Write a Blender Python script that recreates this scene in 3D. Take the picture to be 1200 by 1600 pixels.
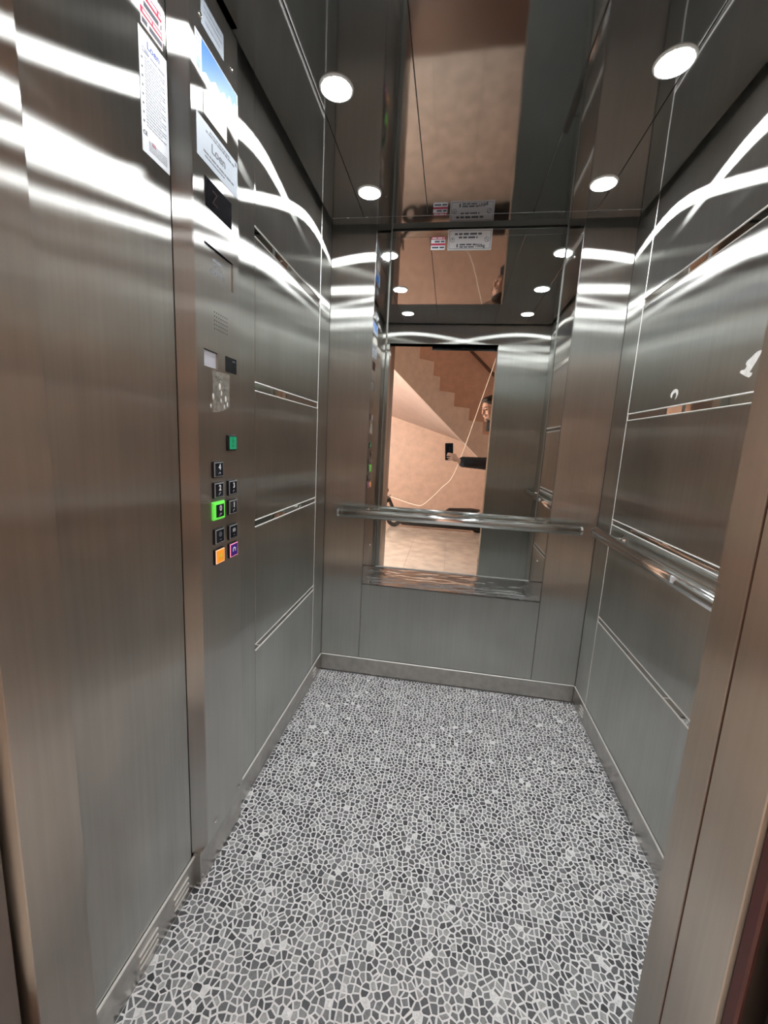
import bpy, bmesh, math, random
from mathutils import Vector, Matrix
random.seed(7)
sc = bpy.context.scene
for o in list(bpy.data.objects): bpy.data.objects.remove(o, do_unlink=True)
COL = sc.collection
PI = math.pi

# ------------------------------------------------------------------ camera
CAMLOC = Vector((0.6062, 0.0, 1.2289))
R_ = Vector((0.98633258, 0.15672005, 0.05086127)); U_ = Vector((-0.07561951, 0.15631292, 0.98480859)); F_ = Vector((-0.14638897, 0.9751949, -0.16602762))
cam = bpy.data.cameras.new('camera'); co = bpy.data.objects.new('camera', cam); COL.objects.link(co)
M = Matrix.Identity(4)
for i in range(3): M[i][0], M[i][1], M[i][2], M[i][3] = R_[i], U_[i], -F_[i], CAMLOC[i]
co.matrix_world = M
cam.sensor_fit = 'VERTICAL'; cam.sensor_height = 32.0; cam.lens = 643.21 * 32.0 / 1600.0
cam.clip_start = 0.005; cam.clip_end = 60
sc.camera = co

# ------------------------------------------------------------------ world, exposure
w = bpy.data.worlds.new('world'); sc.world = w; w.use_nodes = True
w.node_tree.nodes['Background'].inputs[0].default_value = (0.5, 0.5, 0.52, 1); w.node_tree.nodes['Background'].inputs[1].default_value = 0.0
vs = sc.view_settings; vs.view_transform = 'Standard'; vs.look = 'None'; vs.exposure = 0.2; vs.gamma = 1.0; vs.use_curve_mapping = False
LAMP = 195.0            # radiance of the six ceiling spots
LOBBY = 160.0            # radiance of the lobby wall lamp
cy = sc.cycles
cy.max_bounces = 14; cy.glossy_bounces = 12; cy.diffuse_bounces = 4; cy.transmission_bounces = 4
cy.sample_clamp_indirect = 4.0; cy.sample_clamp_direct = 0.0; cy.blur_glossy = 0.3
cy.use_denoising = True; cy.denoising_prefilter = 'ACCURATE'; cy.denoising_input_passes = 'RGB_ALBEDO_NORMAL'

# ------------------------------------------------------------------ materials
MATS = {}
def mat(name, col, rough=0.5, metal=0.0, noise=None, spec=0.5, emit=None, strength=0.0, bump=None):
    """noise=(scale, amount): mottled colour; bump=(scale, distance)"""
    m = bpy.data.materials.new(name); m.use_nodes = True; nt = m.node_tree; b = nt.nodes['Principled BSDF']
    b.inputs['Base Color'].default_value = (*col, 1); b.inputs['Roughness'].default_value = rough; b.inputs['Metallic'].default_value = metal
    b.inputs['Specular IOR Level'].default_value = spec
    if emit:
        b.inputs['Emission Color'].default_value = (*emit, 1); b.inputs['Emission Strength'].default_value = strength
    if noise or bump:
        g = nt.nodes.new('ShaderNodeNewGeometry')
    if noise:
        n = nt.nodes.new('ShaderNodeTexNoise'); n.inputs['Scale'].default_value = noise[0]; n.inputs['Detail'].default_value = 5
        nt.links.new(g.outputs['Position'], n.inputs['Vector'])
        r = nt.nodes.new('ShaderNodeValToRGB'); a = noise[1]
        r.color_ramp.elements[0].position = 0.3; r.color_ramp.elements[1].position = 0.7
        r.color_ramp.elements[0].color = (*[c * (1 - a) for c in col], 1); r.color_ramp.elements[1].color = (*[min(1, c * (1 + a)) for c in col], 1)
        nt.links.new(n.outputs['Fac'], r.inputs['Fac']); nt.links.new(r.outputs['Color'], b.inputs['Base Color'])
    if bump:
        n2 = nt.nodes.new('ShaderNodeTexNoise'); n2.inputs['Scale'].default_value = bump[0]; n2.inputs['Detail'].default_value = 2
        vsrc = g.outputs['Position']
        if len(bump) > 2:
            vm = nt.nodes.new('ShaderNodeVectorMath'); vm.operation = 'MULTIPLY'; vm.inputs[1].default_value = bump[2]; nt.links.new(vsrc, vm.inputs[0]); vsrc = vm.outputs[0]
        nt.links.new(vsrc, n2.inputs['Vector'])
        bp = nt.nodes.new('ShaderNodeBump'); bp.inputs['Distance'].default_value = bump[1]; bp.inputs['Strength'].default_value = 1
        nt.links.new(n2.outputs['Fac'], bp.inputs['Height']); nt.links.new(bp.outputs['Normal'], b.inputs['Normal'])
    MATS[name] = m; return m

def brushed(name, col, rough, aniso=0.88, dirt=0.12, wave=0.0005, seed=0.0, haze=.045):
    """vertically brushed stainless steel: reflections spread sideways; light smears and stains"""
    m = bpy.data.materials.new(name); m.use_nodes = True; nt = m.node_tree; N = nt.nodes; L = nt.links
    N.remove(N['Principled BSDF']); b = N.new('ShaderNodeBsdfAnisotropic'); b.distribution = 'BECKMANN';     b.inputs['Anisotropy'].default_value = -aniso
    g = N.new('ShaderNodeNewGeometry')
    off = N.new('ShaderNodeVectorMath'); off.operation = 'ADD'; off.inputs[1].default_value = (seed, seed * 1.7, seed * 0.6); L.new(g.outputs['Position'], off.inputs[0])
    # tangent = Z x N : horizontal along any upright sheet
    t = N.new('ShaderNodeVectorMath'); t.operation = 'CROSS_PRODUCT'; t.inputs[0].default_value = (0, 0, 1); L.new(g.outputs['True Normal'], t.inputs[1])
    L.new(t.outputs[0], b.inputs['Tangent'])
    def noise(vec, scale, detail, mul=None):
        if mul:
            mp = N.new('ShaderNodeVectorMath'); mp.operation = 'MULTIPLY'; mp.inputs[1].default_value = mul; L.new(vec, mp.inputs[0]); vec = mp.outputs[0]
        n = N.new('ShaderNodeTexNoise'); n.inputs['Scale'].default_value = scale; n.inputs['Detail'].default_value = detail; L.new(vec, n.inputs['Vector']); return n.outputs['Fac']
    V = off.outputs[0]
    streak = noise(V, 1.0, 3, (90, 90, 2.2))       # grain
    stain = noise(V, 3.2, 3, (1, 1, 0.7))          # wiped-on dirt
    smear = noise(V, 1.0, 4, (14, 14, 3.5))
    def mr(v, a, bb, c, d):
        x = N.new('ShaderNodeMapRange'); x.interpolation_type = 'SMOOTHSTEP'; x.inputs[1].default_value = a; x.inputs[2].default_value = bb; x.inputs[3].default_value = c; x.inputs[4].default_value = d; L.new(v, x.inputs[0]); return x.outputs[0]
    def math_(op, a, bb):
        x = N.new('ShaderNodeMath'); x.operation = op; L.new(a, x.inputs[0])
        if isinstance(bb, float): x.inputs[1].default_value = bb
        else: L.new(bb, x.inputs[1])
        return x.outputs[0]
    f = math_('MULTIPLY', mr(streak, .3, .7, 1 - dirt * .25, 1 + dirt * .15), mr(stain, .2, .8, 1 - dirt, 1 + dirt * .2))
    f = math_('MULTIPLY', f, mr(smear, .25, .85, 1.0, 1 - dirt * .6))
    cm = N.new('ShaderNodeVectorMath'); cm.operation = 'SCALE'; cm.inputs[0].default_value = col; L.new(f, cm.inputs['Scale']); L.new(cm.outputs[0], b.inputs['Color'])
    rr = math_('ADD', mr(stain, .2, .8, rough - .010, rough + .014), mr(smear, .3, .85, 0.0, .010)); L.new(rr, b.inputs['Roughness'])
    df = N.new('ShaderNodeBsdfDiffuse'); df.inputs['Color'].default_value = (.50, .49, .465, 1); mx = N.new('ShaderNodeMixShader')
    L.new(mr(stain, .2, .8, haze * .8, haze * 1.25), mx.inputs[0]); L.new(b.outputs[0], mx.inputs[1]); L.new(df.outputs[0], mx.inputs[2]); L.new(mx.outputs[0], N['Material Output'].inputs['Surface'])
    wv = noise(V, 3.0, 1); bp = N.new('ShaderNodeBump'); bp.inputs['Distance'].default_value = wave; L.new(wv, bp.inputs['Height']); L.new(bp.outputs['Normal'], b.inputs['Normal'])
    MATS[name] = m; return m

brushed('steel', (.622, .63, .598), .292, seed=0.3)
brushed('steel_panel', (.63, .625, .60), .298, dirt=.08, wave=.0004, seed=4.1)
brushed('steel_front', (.605, .61, .578), .292, dirt=.16, seed=8.3)
mat('seam_dark', (.02, .02, .022), .6)
mat('steel_back', (.35, .35, .35), .5, 1.0)
mat('cab_roof', (.28, .28, .28), .7)
mat('polished', (.70, .69, .66), .035, 1.0)
mat('polished_wavy', (.62, .61, .59), .04, 1.0, bump=(1.0, .0016, (5.0, 1.0, 34.0)))
mat('chrome', (.82, .82, .80), .06, 1.0)
mat('rail_chrome', (.88, .88, .87), .15, 1.0)
mat('edge_bright', (.88, .87, .84), .42, .35)
mat('skirting', (.52, .50, .47), .30, 1.0, noise=(25, .12))
mat('ceiling_mirror', (.33, .325, .325), .045, 1.0, bump=(3.0, .0006))
mat('void_black', (.004, .004, .005), .8)
mat('mirror_glass', (.86, .88, .86), .0, 1.0)
mat('mirror_edge', (.80, .82, .80), .25, 1.0)
mat('lamp_glow', (1, 1, 1), .5, emit=(.97, .985, 1.0), strength=LAMP)
mat('white_trim', (.75, .75, .74), .35)
mat('grout', (.82, .82, .83), .55, noise=(60, .08))
PEB = [(.04, .042, .048), (.072, .074, .082), (.115, .117, .126), (.165, .168, .178), (.24, .244, .252), (.37, .375, .38), (.76, .77, .78)]
for i, c in enumerate(PEB): mat('pebble_%d' % i, c, .42, noise=(170, .25))
mat('paper', (.66, .69, .73), .55, spec=.25)
mat('paper_grey', (.33, .37, .42), .55, spec=.25)
mat('paper_cream', (.74, .72, .65), .4)
mat('ink', (.05, .055, .07), .5)
mat('ink_soft', (.25, .27, .32), .5)
mat('ink_blue', (.03, .06, .30), .5)
mat('red', (.42, .02, .06), .4)
mat('pink_white', (.70, .60, .62), .4)
mat('sky_blue', (.05, .18, .52), .5, spec=.25)
mat('mountain', (.36, .42, .58), .35, noise=(55, .45))
mat('print_green', (.25, .38, .36), .5, noise=(60, .4))
mat('black_gloss', (.006, .006, .008), .08)
mat('led_dim', (.02, .008, .008), .9, spec=.1)
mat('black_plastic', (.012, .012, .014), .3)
mat('button_face', (.008, .009, .016), .12)
mat('button_frame', (.62, .64, .65), .35, .5)
mat('digit_white', (.85, .87, .86), .4)
mat('glow_green', (.15, .85, .12), .35, emit=(.16, .80, .07), strength=.4)
mat('green_face', (.02, .42, .20), .25)
mat('green_dark', (.01, .26, .12), .4)
mat('glow_orange', (.9, .40, .18), .35, emit=(1.0, .55, .42), strength=.8)
mat('orange_face', (.85, .30, .02), .3, emit=(.80, .28, .02), strength=.45)
mat('yellow_mark', (.95, .80, .10), .4)
mat('glow_pink', (.9, .30, .45), .35, emit=(1.0, .26, .42), strength=.75)
mat('purple_face', (.07, .02, .26), .25)
mat('mark_lilac', (.75, .70, .90), .4)
mat('glue', (.40, .38, .34), .22, .6, noise=(70, .35), bump=(60, .003))
mat('glue_white', (.78, .77, .74), .6, noise=(90, .12))
mat('louvre_white', (.78, .78, .84), .4)
mat('copper_edge', (.30, .22, .19), .4, .8)
mat('door_red', (.05, .012, .012), .5)
mat('landing_paint', (.20, .165, .145), .35, .3, noise=(8, .1))
mat('wall_stone', (.66, .49, .40), .45, noise=(9, .10))
mat('wall_plain', (.72, .56, .47), .6, noise=(3, .04))
mat('stair_stone', (.66, .59, .53), .5, noise=(12, .08))
mat('soffit', (.94, .80, .74), .6, noise=(5, .04))
mat('lobby_tile', (.64, .57, .50), .14, noise=(7, .16))
mat('lobby_joint', (.25, .21, .18), .7)
mat('dark_wood', (.10, .06, .045), .4)
mat('lobby_glow', (1, .85, .7), .5, emit=(1.0, .91, .83), strength=LOBBY)
mat('skin', (.62, .36, .26), .5, noise=(40, .06))
mat('hair', (.018, .013, .010), .6)
mat('stubble', (.20, .12, .085), .7)
mat('jacket', (.012, .014, .018), .6, bump=(14, .02))
mat('trousers', (.015, .016, .02), .9, spec=.2)
mat('shoe', (.02, .02, .02), .5)
mat('eye_dark', (.03, .02, .015), .2)
mat('phone_black', (.008, .008, .010), .15)
mat('phone_glass', (.02, .02, .03), .05)
mat('cable_white', (.80, .72, .64), .5)
mat('scooter_black', (.010, .010, .011), .35)
mat('rubber', (.012, .012, .012), .8)
mat('plate_silver', (.50, .50, .51), .4, .15)
mat('alu', (.55, .55, .54), .3, 1.0)

# ------------------------------------------------------------------ helpers
WL = {}      # world location of parents
def link(o, parent=None, loc=(0, 0, 0)):
    COL.objects.link(o); loc = Vector(loc)
    if parent is not None:
        o.parent = parent; o.location = loc - WL[parent.name]
    else: o.location = loc
    WL[o.name] = loc
    return o
def thing(name, label, cat, loc=(0, 0, 0), group=None, kind=None):
    o = bpy.data.objects.new(name, None); o.empty_display_size = .05; link(o, None, loc); tag(o, label, cat, group, kind); return o
def tag(o, label, cat, group=None, kind=None):
    if label: o['label'] = label
    if cat: o['category'] = cat
    if group: o['group'] = group
    if kind: o['kind'] = kind
    return o
CACHE = {}
def box_mesh(dx, dy, dz, bev, m):
    k = (round(dx, 5), round(dy, 5), round(dz, 5), bev, m)
    if k in CACHE: return CACHE[k]
    bm = bmesh.new(); bmesh.ops.create_cube(bm, size=1); bmesh.ops.scale(bm, vec=(dx, dy, dz), verts=bm.verts)
    if bev: bmesh.ops.bevel(bm, geom=bm.edges[:], offset=min(bev, .45 * min(dx, dy, dz)), segments=1, affect='EDGES', profile=.5)
    me = bpy.data.meshes.new('box'); bm.to_mesh(me); bm.free(); me.materials.append(MATS[m]); CACHE[k] = me; return me
def box(name, x, y, z, m, parent=None, bev=0.0, loc=None):
    """x,y,z = (lo,hi) in world metres"""
    c = ((x[0] + x[1]) / 2, (y[0] + y[1]) / 2, (z[0] + z[1]) / 2)
    me = box_mesh(x[1] - x[0], y[1] - y[0], z[1] - z[0], bev, m)
    o = bpy.data.objects.new(name, me); return link(o, parent, c)
def bm_obj(name, bm, m, parent=None, loc=None, smooth=False):
    """bm in world coordinates; the origin goes to loc or to the centre of its bounds"""
    if loc is None:
        lo = Vector([min(v.co[i] for v in bm.verts) for i in range(3)]); hi = Vector([max(v.co[i] for v in bm.verts) for i in range(3)]); loc = (lo + hi) / 2
    loc = Vector(loc)
    for v in bm.verts: v.co -= loc
    me = bpy.data.meshes.new(name); bm.to_mesh(me); bm.free()
    for mm in ([m] if isinstance(m, str) else m): me.materials.append(MATS[mm])
    if smooth:
        for p in me.polygons: p.use_smooth = True
    o = bpy.data.objects.new(name, me); return link(o, parent, loc)
def poly_prism(bm, pts, d):
    """pts: list of Vector (a planar outline); d: extrusion vector"""
    a = [bm.verts.new(p) for p in pts]; b = [bm.verts.new(Vector(p) + Vector(d)) for p in pts]; n = len(pts)
    bm.faces.new(a); bm.faces.new(b[::-1])
    for i in range(n): bm.faces.new((a[i], b[i], b[(i + 1) % n], a[(i + 1) % n]))
    bmesh.ops.recalc_face_normals(bm, faces=bm.faces[:])
def add_box(bm, x, y, z):
    r = bmesh.ops.create_cube(bm, size=1)
    for v in r['verts']:
        v.co = Vector(((x[0] + x[1]) / 2 + v.co.x * (x[1] - x[0]), (y[0] + y[1]) / 2 + v.co.y * (y[1] - y[0]), (z[0] + z[1]) / 2 + v.co.z * (z[1] - z[0])))
def add_tube(bm, pts, r, seg=12, caps=True):
    pts = [Vector(p) for p in pts]; rings = []
    rad = r if isinstance(r, (list, tuple)) else [r] * len(pts)
    up = Vector((0, 0, 1))
    for i, p in enumerate(pts):
        d = (pts[min(i + 1, len(pts) - 1)] - pts[max(i - 1, 0)]).normalized()
        a = d.cross(up)
        if a.length < 1e-3: a = d.cross(Vector((0, 1, 0)))
        a.normalize(); b = d.cross(a).normalized()
        rings.append([bm.verts.new(p + rad[i] * (math.cos(2 * PI * k / seg) * a + math.sin(2 * PI * k / seg) * b)) for k in range(seg)])
    for q, s in zip(rings, rings[1:]):
        for k in range(seg): bm.faces.new((q[k], q[(k + 1) % seg], s[(k + 1) % seg], s[k]))
    if caps: bm.faces.new(rings[0][::-1]); bm.faces.new(rings[-1])
    bmesh.ops.recalc_face_normals(bm, faces=bm.faces[:])
def add_ball(bm, c, r, seg=16, rings=10, rot=None):
    q = bmesh.ops.create_uvsphere(bm, u_segments=seg, v_segments=rings, radius=1)
    rr = r if isinstance(r, (tuple, list)) else (r, r, r)
    for v in q['verts']:
        p = Vector((v.co.x * rr[0], v.co.y * rr[1], v.co.z * rr[2]))
        if rot: p = rot @ p
        v.co = Vector(c) + p
def lathe(bm, prof, c, axis='z', seg=24):
    """prof: (radius, height) pairs"""
    rings = []
    for r, h in prof:
        ring = []
        for k in range(seg):
            a = 2 * PI * k / seg; x, y = r * math.cos(a), r * math.sin(a)
            p = {'z': (x, y, h), 'x': (h, x, y), 'y': (x, h, y)}[axis]; ring.append(bm.verts.new(Vector(c) + Vector(p)))
        rings.append(ring)
    for q, s in zip(rings, rings[1:]):
        for k in range(seg): bm.faces.new((q[k], q[(k + 1) % seg], s[(k + 1) % seg], s[k]))
    bm.faces.new(rings[0]); bm.faces.new(rings[-1][::-1]); bmesh.ops.recalc_face_normals(bm, faces=bm.faces[:])
AX = {'left': (Vector((0, 1, 0)), Vector((0, 0, 1))), 'back': (Vector((1, 0, 0)), Vector((0, 0, 1)))}
def text(name, s, plane, c, size, m, parent, bold=0.0, depth=.0002, wscale=1.0):
    """flat lettering centred at world point c on a left-wall or back-wall plane"""
    cu = bpy.data.curves.new('t', 'FONT'); cu.body = s; cu.size = size; cu.align_x = 'CENTER'; cu.align_y = 'CENTER'; cu.offset = bold; cu.extrude = depth; cu.resolution_u = 3
    t = bpy.data.objects.new('t', cu); COL.objects.link(t); bpy.context.view_layer.update()
    me = bpy.data.meshes.new_from_object(t.evaluated_get(bpy.context.evaluated_depsgraph_get()))
    bpy.data.objects.remove(t, do_unlink=True)
    a, u = AX[plane]; n = a.cross(u)
    for v in me.vertices:
        x, y, z = v.co; v.co = a * (x * wscale) + u * y + n * z
    me.materials.clear(); me.materials.append(MATS[m]); me.name = name
    return link(bpy.data.objects.new(name, me), parent, c)
def sheet(name, plane, a0, a1, z0, z1, d, t, m, parent=None):
    """thin plate on the left wall (a = Y, d = X of its back) or on the back wall (a = X, d = Y of its back)"""
    if plane == 'left': return box(name, (d, d + t), (a0, a1), (z0, z1), m, parent)
    return box(name, (a0, a1), (d - t, d), (z0, z1), m, parent)
def print_lines(name, plane, lines, d, m, parent, seed=1):
    """illegible small print: each line (a0, a1, z, height) broken into words"""
    rnd = random.Random(seed); bm = bmesh.new()
    for a0, a1, z, h in lines:
        a = a0
        while a < a1:
            wl = min(a1 - a, h * rnd.uniform(1.6, 5.0)); e = .00025
            if plane == 'left': add_box(bm, (d, d + e), (a, a + wl), (z - h / 2, z + h / 2))
            else: add_box(bm, (a, a + wl), (d - e, d), (z - h / 2, z + h / 2))
            a += wl + h * .7
    o = bm_obj(name, bm, m, parent); o['kind'] = 'stuff'; return o

# ------------------------------------------------------------------ cab dimensions (metres)
W, D = 1.305, 1.999
HS = .094          # skirting height
TOP = 2.25
STRIPS = [(1.8002, 1.8275), (1.3661, 1.3912), (.9367, .9590), (.5028, .5259)]
T = .006
G = .0012

# ------------------------------------------------------------------ cab: floor of mosaic vinyl
fl = box('floor', (-.02, W + .02), (.503, D + .02), (-.03, -.0025), 'grout'); tag(fl, 'vinyl floor of dark grey stone chips in pale grout', 'floor', kind='structure')
TX = [.003, .455, .916, W - .003]; TY = [.508, .953, D - .004]
for i in range(3):
    for j in range(2):
        box('floor_tile', (TX[i] + .0006, TX[i + 1] - .0006), (TY[j] + .0006, TY[j + 1] - .0006), (-.0025, 0), 'grout', fl)
def clip(poly, nx, ny, c):
    out = []
    for i in range(len(poly)):
        p, q = poly[i], poly[(i + 1) % len(poly)]; dp, dq = nx * p[0] + ny * p[1] - c, nx * q[0] + ny * q[1] - c
        if dp <= 0: out.append(p)
        if (dp < 0 < dq) or (dq < 0 < dp):
            t = dp / (dp - dq); out.append((p[0] + t * (q[0] - p[0]), p[1] + t * (q[1] - p[1])))
    return out
def pebbles():
    P = .0152; rnd = random.Random(11); cells = []
    for ti in range(3):
        for tj in range(2):
            x0, x1, y0, y1 = TX[ti], TX[ti + 1], TY[tj], TY[tj + 1]
            nx, ny = int((x1 - x0) / P), int((y1 - y0) / P); px, py = (x1 - x0) / nx, (y1 - y0) / ny
            S = {(i, j): (x0 + (i + .5 + rnd.uniform(-.44, .44)) * px, y0 + (j + .5 + rnd.uniform(-.44, .44)) * py) for i in range(nx) for j in range(ny)}
            for (i, j), (sx, sy) in S.items():
                g = rnd.uniform(.0016, .0024)
                poly = [(max(x0 + g, sx - P * 1.1), max(y0 + g, sy - P * 1.1)), (min(x1 - g, sx + P * 1.1), max(y0 + g, sy - P * 1.1)), (min(x1 - g, sx + P * 1.1), min(y1 - g, sy + P * 1.1)), (max(x0 + g, sx - P * 1.1), min(y1 - g, sy + P * 1.1))]
                for di in (-2, -1, 0, 1, 2):
                    for dj in (-2, -1, 0, 1, 2):
                        if (di or dj) and (i + di, j + dj) in S:
                            qx, qy = S[(i + di, j + dj)]; vx, vy = qx - sx, qy - sy; l = math.hypot(vx, vy)
                            if l < 1e-6 or l > 2.6 * P: continue
                            vx /= l; vy /= l; poly = clip(poly, vx, vy, vx * sx + vy * sy + l / 2 - g)
                            if len(poly) < 3: break
                    if len(poly) < 3: break
                if len(poly) < 3: continue
                # drop very short edges so that the chips stay angular
                q = [p for k, p in enumerate(poly) if math.hypot(p[0] - poly[k - 1][0], p[1] - poly[k - 1][1]) > .0022]
                if len(q) < 3: continue
                area = abs(sum(q[k - 1][0] * q[k][1] - q[k][0] * q[k - 1][1] for k in range(len(q)))) / 2
                if area < 1.6e-5: continue
                r = rnd.random()
                ci = 0 if r < .12 else 1 if r < .34 else 2 if r < .58 else 3 if r < .77 else 4 if r < .90 else 5 if r < .985 else 6
                cells.append((q, ci, area))
    return cells
CELLS = pebbles()
def shown(c):
    q, ci, area = c; x = sum(p[0] for p in q) / len(q); y = sum(p[1] for p in q) / len(q)
    d = Vector((x, y, 0)) - CAMLOC; wd = d.dot(F_)
    if wd <= 0: return 0
    px, py = 600 + 643.2 * d.dot(R_) / wd, 800 - 643.2 * d.dot(U_) / wd
    if not (10 < px < 1190 and 0 < py < 1590) or px > 1022 + (1412 - py) * .19 or x < .03: return 0
    return area / wd ** 3
order = sorted(range(len(CELLS)), key=lambda i: -shown(CELLS[i])); near = set(order[:300])
bmr = bmesh.new()
for i, (q, ci, area) in enumerate(CELLS):
    h = .0006 + .0004 * ((i * 37) % 10) / 10
    if i in near:
        bm = bmesh.new(); poly_prism(bm, [Vector((p[0], p[1], -.0003)) for p in q], (0, 0, h + .0003)); bm_obj('stone_chip', bm, 'pebble_%d' % ci, fl)
    else:
        a = [bmr.verts.new((p[0], p[1], -.0003)) for p in q]; b = [bmr.verts.new((p[0], p[1], h)) for p in q]; n = len(q)
        fs = [bmr.faces.new(b)] + [bmr.faces.new((a[k], a[(k + 1) % n], b[(k + 1) % n], b[k])) for k in range(n)]
        for f in fs: f.material_index = ci
bmesh.ops.recalc_face_normals(bmr, faces=bmr.faces[:])
o = bm_obj('stone_chips', bmr, ['pebble_%d' % i for i in range(7)], fl); o['kind'] = 'stuff'

# ------------------------------------------------------------------ cab: left wall
wl = box('wall_left', (-.06, -T), (.405, 2.06), (0, TOP), 'steel_back'); tag(wl, 'left cab wall of brushed steel panels with polished inlay strips', 'wall', kind='structure')
def lpanel(y0, y1, z0, z1, m='steel'): return box('wall_panel', (-T, 0), (y0 + G, y1 - G), (z0 + G, z1 - G), m, wl, .0022)
lpanel(.498, .861, HS, TOP, 'steel_front')
box('seam_edge', (-T, .0014), (1.8463, 1.8499), (HS, TOP), 'edge_bright', wl, .0014)
lpanel(.868, 1.088, HS, TOP); lpanel(1.088, 1.2338, HS, TOP); lpanel(1.8481, D, HS, TOP)
zz = [HS] + [v for s in STRIPS[::-1] for v in s] + [TOP]
for k in range(0, len(zz), 2): lpanel(1.2338, 1.8481, zz[k], zz[k + 1])
for z0, z1 in STRIPS:
    box('inlay_strip', (-T, -.0012), (1.2338, 1.8481), (z0, z1), 'polished', wl)
    for z in (z0, z1): box('strip_edge', (-T, .0018), (1.2338, 1.8481), (z - .0018, z + .0018), 'edge_bright', wl, .0016)
# ------------------------------------------------------------------ right wall
wr = box('wall_right', (W + T, W + .06), (.46, 2.06), (0, TOP), 'steel_back'); tag(wr, 'right cab wall of brushed steel panels behind the single handrail', 'wall', kind='structure')
def rpanel(y0, y1, z0, z1): return box('wall_panel', (W, W + T), (y0 + G, y1 - G), (z0 + G, z1 - G), 'steel', wr, .0022)
rpanel(1.84, D, HS, TOP); rpanel(.508, .66, HS, TOP)
for k in range(0, len(zz), 2): rpanel(.66, 1.84, zz[k], zz[k + 1])
for z0, z1 in STRIPS: box('inlay_strip', (W + .0012, W + T), (.66, 1.84), (z0, z1), 'polished', wr)
for z in [v for q in STRIPS for v in q]: box('strip_edge', (W - .0018, W + T), (.66, 1.84), (z - .0018, z + .0018), 'edge_bright', wr, .0016)
box('seam_edge', (W - .0014, W + T), (1.8382, 1.8418), (HS, TOP), 'edge_bright', wr, .0014)
# ------------------------------------------------------------------ back wall
XA, XB, XM1, XM2, ZM, ZP = .2086, 1.0944, .2749, 1.0301, .6046, .5037
wb = box('wall_back', (-.06, W + .06), (D + T, D + .06), (0, TOP), 'steel_back'); tag(wb, 'back cab wall with brushed side panels around a tall mirror', 'wall', kind='structure')
def bpanel(x0, x1, z0, z1, m='steel', n='wall_panel'): return box(n, (x0 + G, x1 - G), (D, D + T), (z0 + G, z1 - G), m, wb, .0018)
bpanel(0, XA, HS, TOP); bpanel(XB, W, HS, TOP); bpanel(XA, XB, HS, ZP)
def wavy(name, x0, x1, z0, z1):
    return bpanel(x0, x1, z0, z1, 'polished_wavy' if x1 - x0 > .3 else 'polished', name)
wavy('mirror_surround', XA, XB, ZP, ZM); wavy('mirror_surround', XA, XM1, ZM, TOP); wavy('mirror_surround', XM2, XB, ZM, TOP)
for x, z in ((.2428, .7123), (1.0602, .7102), (.2435, 2.045), (1.066, 2.045)):
    bm = bmesh.new(); lathe(bm, [(.0055, 0), (.0055, -.0015), (.0035, -.0035), (.0005, -.004)], (x, D, z), 'y', 14); bm_obj('rivet', bm, 'chrome', wb, smooth=True)
mi = thing('wall_mirror', 'tall frameless wall mirror behind the chrome handrail', 'mirror', (.6525, D, ZM))
box('glass', (XM1 + .007, XM2 - .007), (D - .006, D + .001), (ZM + .007, 2.245), 'mirror_glass', mi)
bm = bmesh.new()
a = [Vector((XM1, D, ZM)), Vector((XM2, D, ZM)), Vector((XM2, D, 2.245)), Vector((XM1, D, 2.245))]
for (x0, x1, z0, z1, side) in ((XM1, XM1 + .007, ZM, 2.245, 'l'), (XM2 - .007, XM2, ZM, 2.245, 'r'), (XM1, XM2, ZM, ZM + .007, 'b')):
    if side == 'b': pts = [Vector((x0, D - .0008, z0)), Vector((x1, D - .0008, z0)), Vector((x1 - .007, D - .006, z1)), Vector((x0 + .007, D - .006, z1))]
    elif side == 'l': pts = [Vector((x0, D - .0008, z0)), Vector((x1, D - .006, z0 + .007)), Vector((x1, D - .006, z1)), Vector((x0, D - .0008, z1))]
    else: pts = [Vector((x1, D - .0008, z0)), Vector((x0, D - .006, z0 + .007)), Vector((x0, D - .006, z1)), Vector((x1, D - .0008, z1))]
    poly_prism(bm, pts, (0, .0015, 0))
bm_obj('bevelled_edge', bm, 'mirror_edge', mi)

# ------------------------------------------------------------------ skirting
bl = box('baseboard_left', (0, .004), (.498, D), (0, HS), 'skirting', None, .0016); tag(bl, 'steel skirting with pressed vent slots below the left wall', 'skirting', kind='structure')
box('edge', (-.001, .0062), (.498, D - .006), (HS - .0045, HS + .0005), 'edge_bright', bl, .0022)
for y0, y1 in ((.656, .718), (.775, .835), (1.855, .0)):
    if y1 == 0: y1 = 1.90
    for z in (.064, .047, .030):
        box('vent_slot', (.003, .0085), (y0, y1), (z - .0024, z + .0024), 'edge_bright', bl, .0022)
br = box('baseboard_right', (W - .004, W), (.508, D), (0, HS), 'skirting', None, .0016); tag(br, 'steel skirting below the right wall under the handrail', 'skirting', kind='structure')
box('edge', (W - .0062, W + .001), (.508, D - .006), (HS - .0045, HS + .0005), 'edge_bright', br, .0022)
for z in (.064, .047, .030): box('vent_slot', (W - .0065, W - .003), (1.84, 1.885), (z - .002, z + .002), 'edge_bright', br, .0008)
bb = box('baseboard_back', (.004, W - .004), (D - .004, D), (.006, HS), 'skirting', None, .0016); tag(bb, 'steel skirting below the mirror wall with black gap under it', 'skirting', kind='structure')
box('edge', (.004, W - .004), (D - .0062, D + .001), (HS - .0045, HS + .0005), 'edge_bright', bb, .0022)

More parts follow.
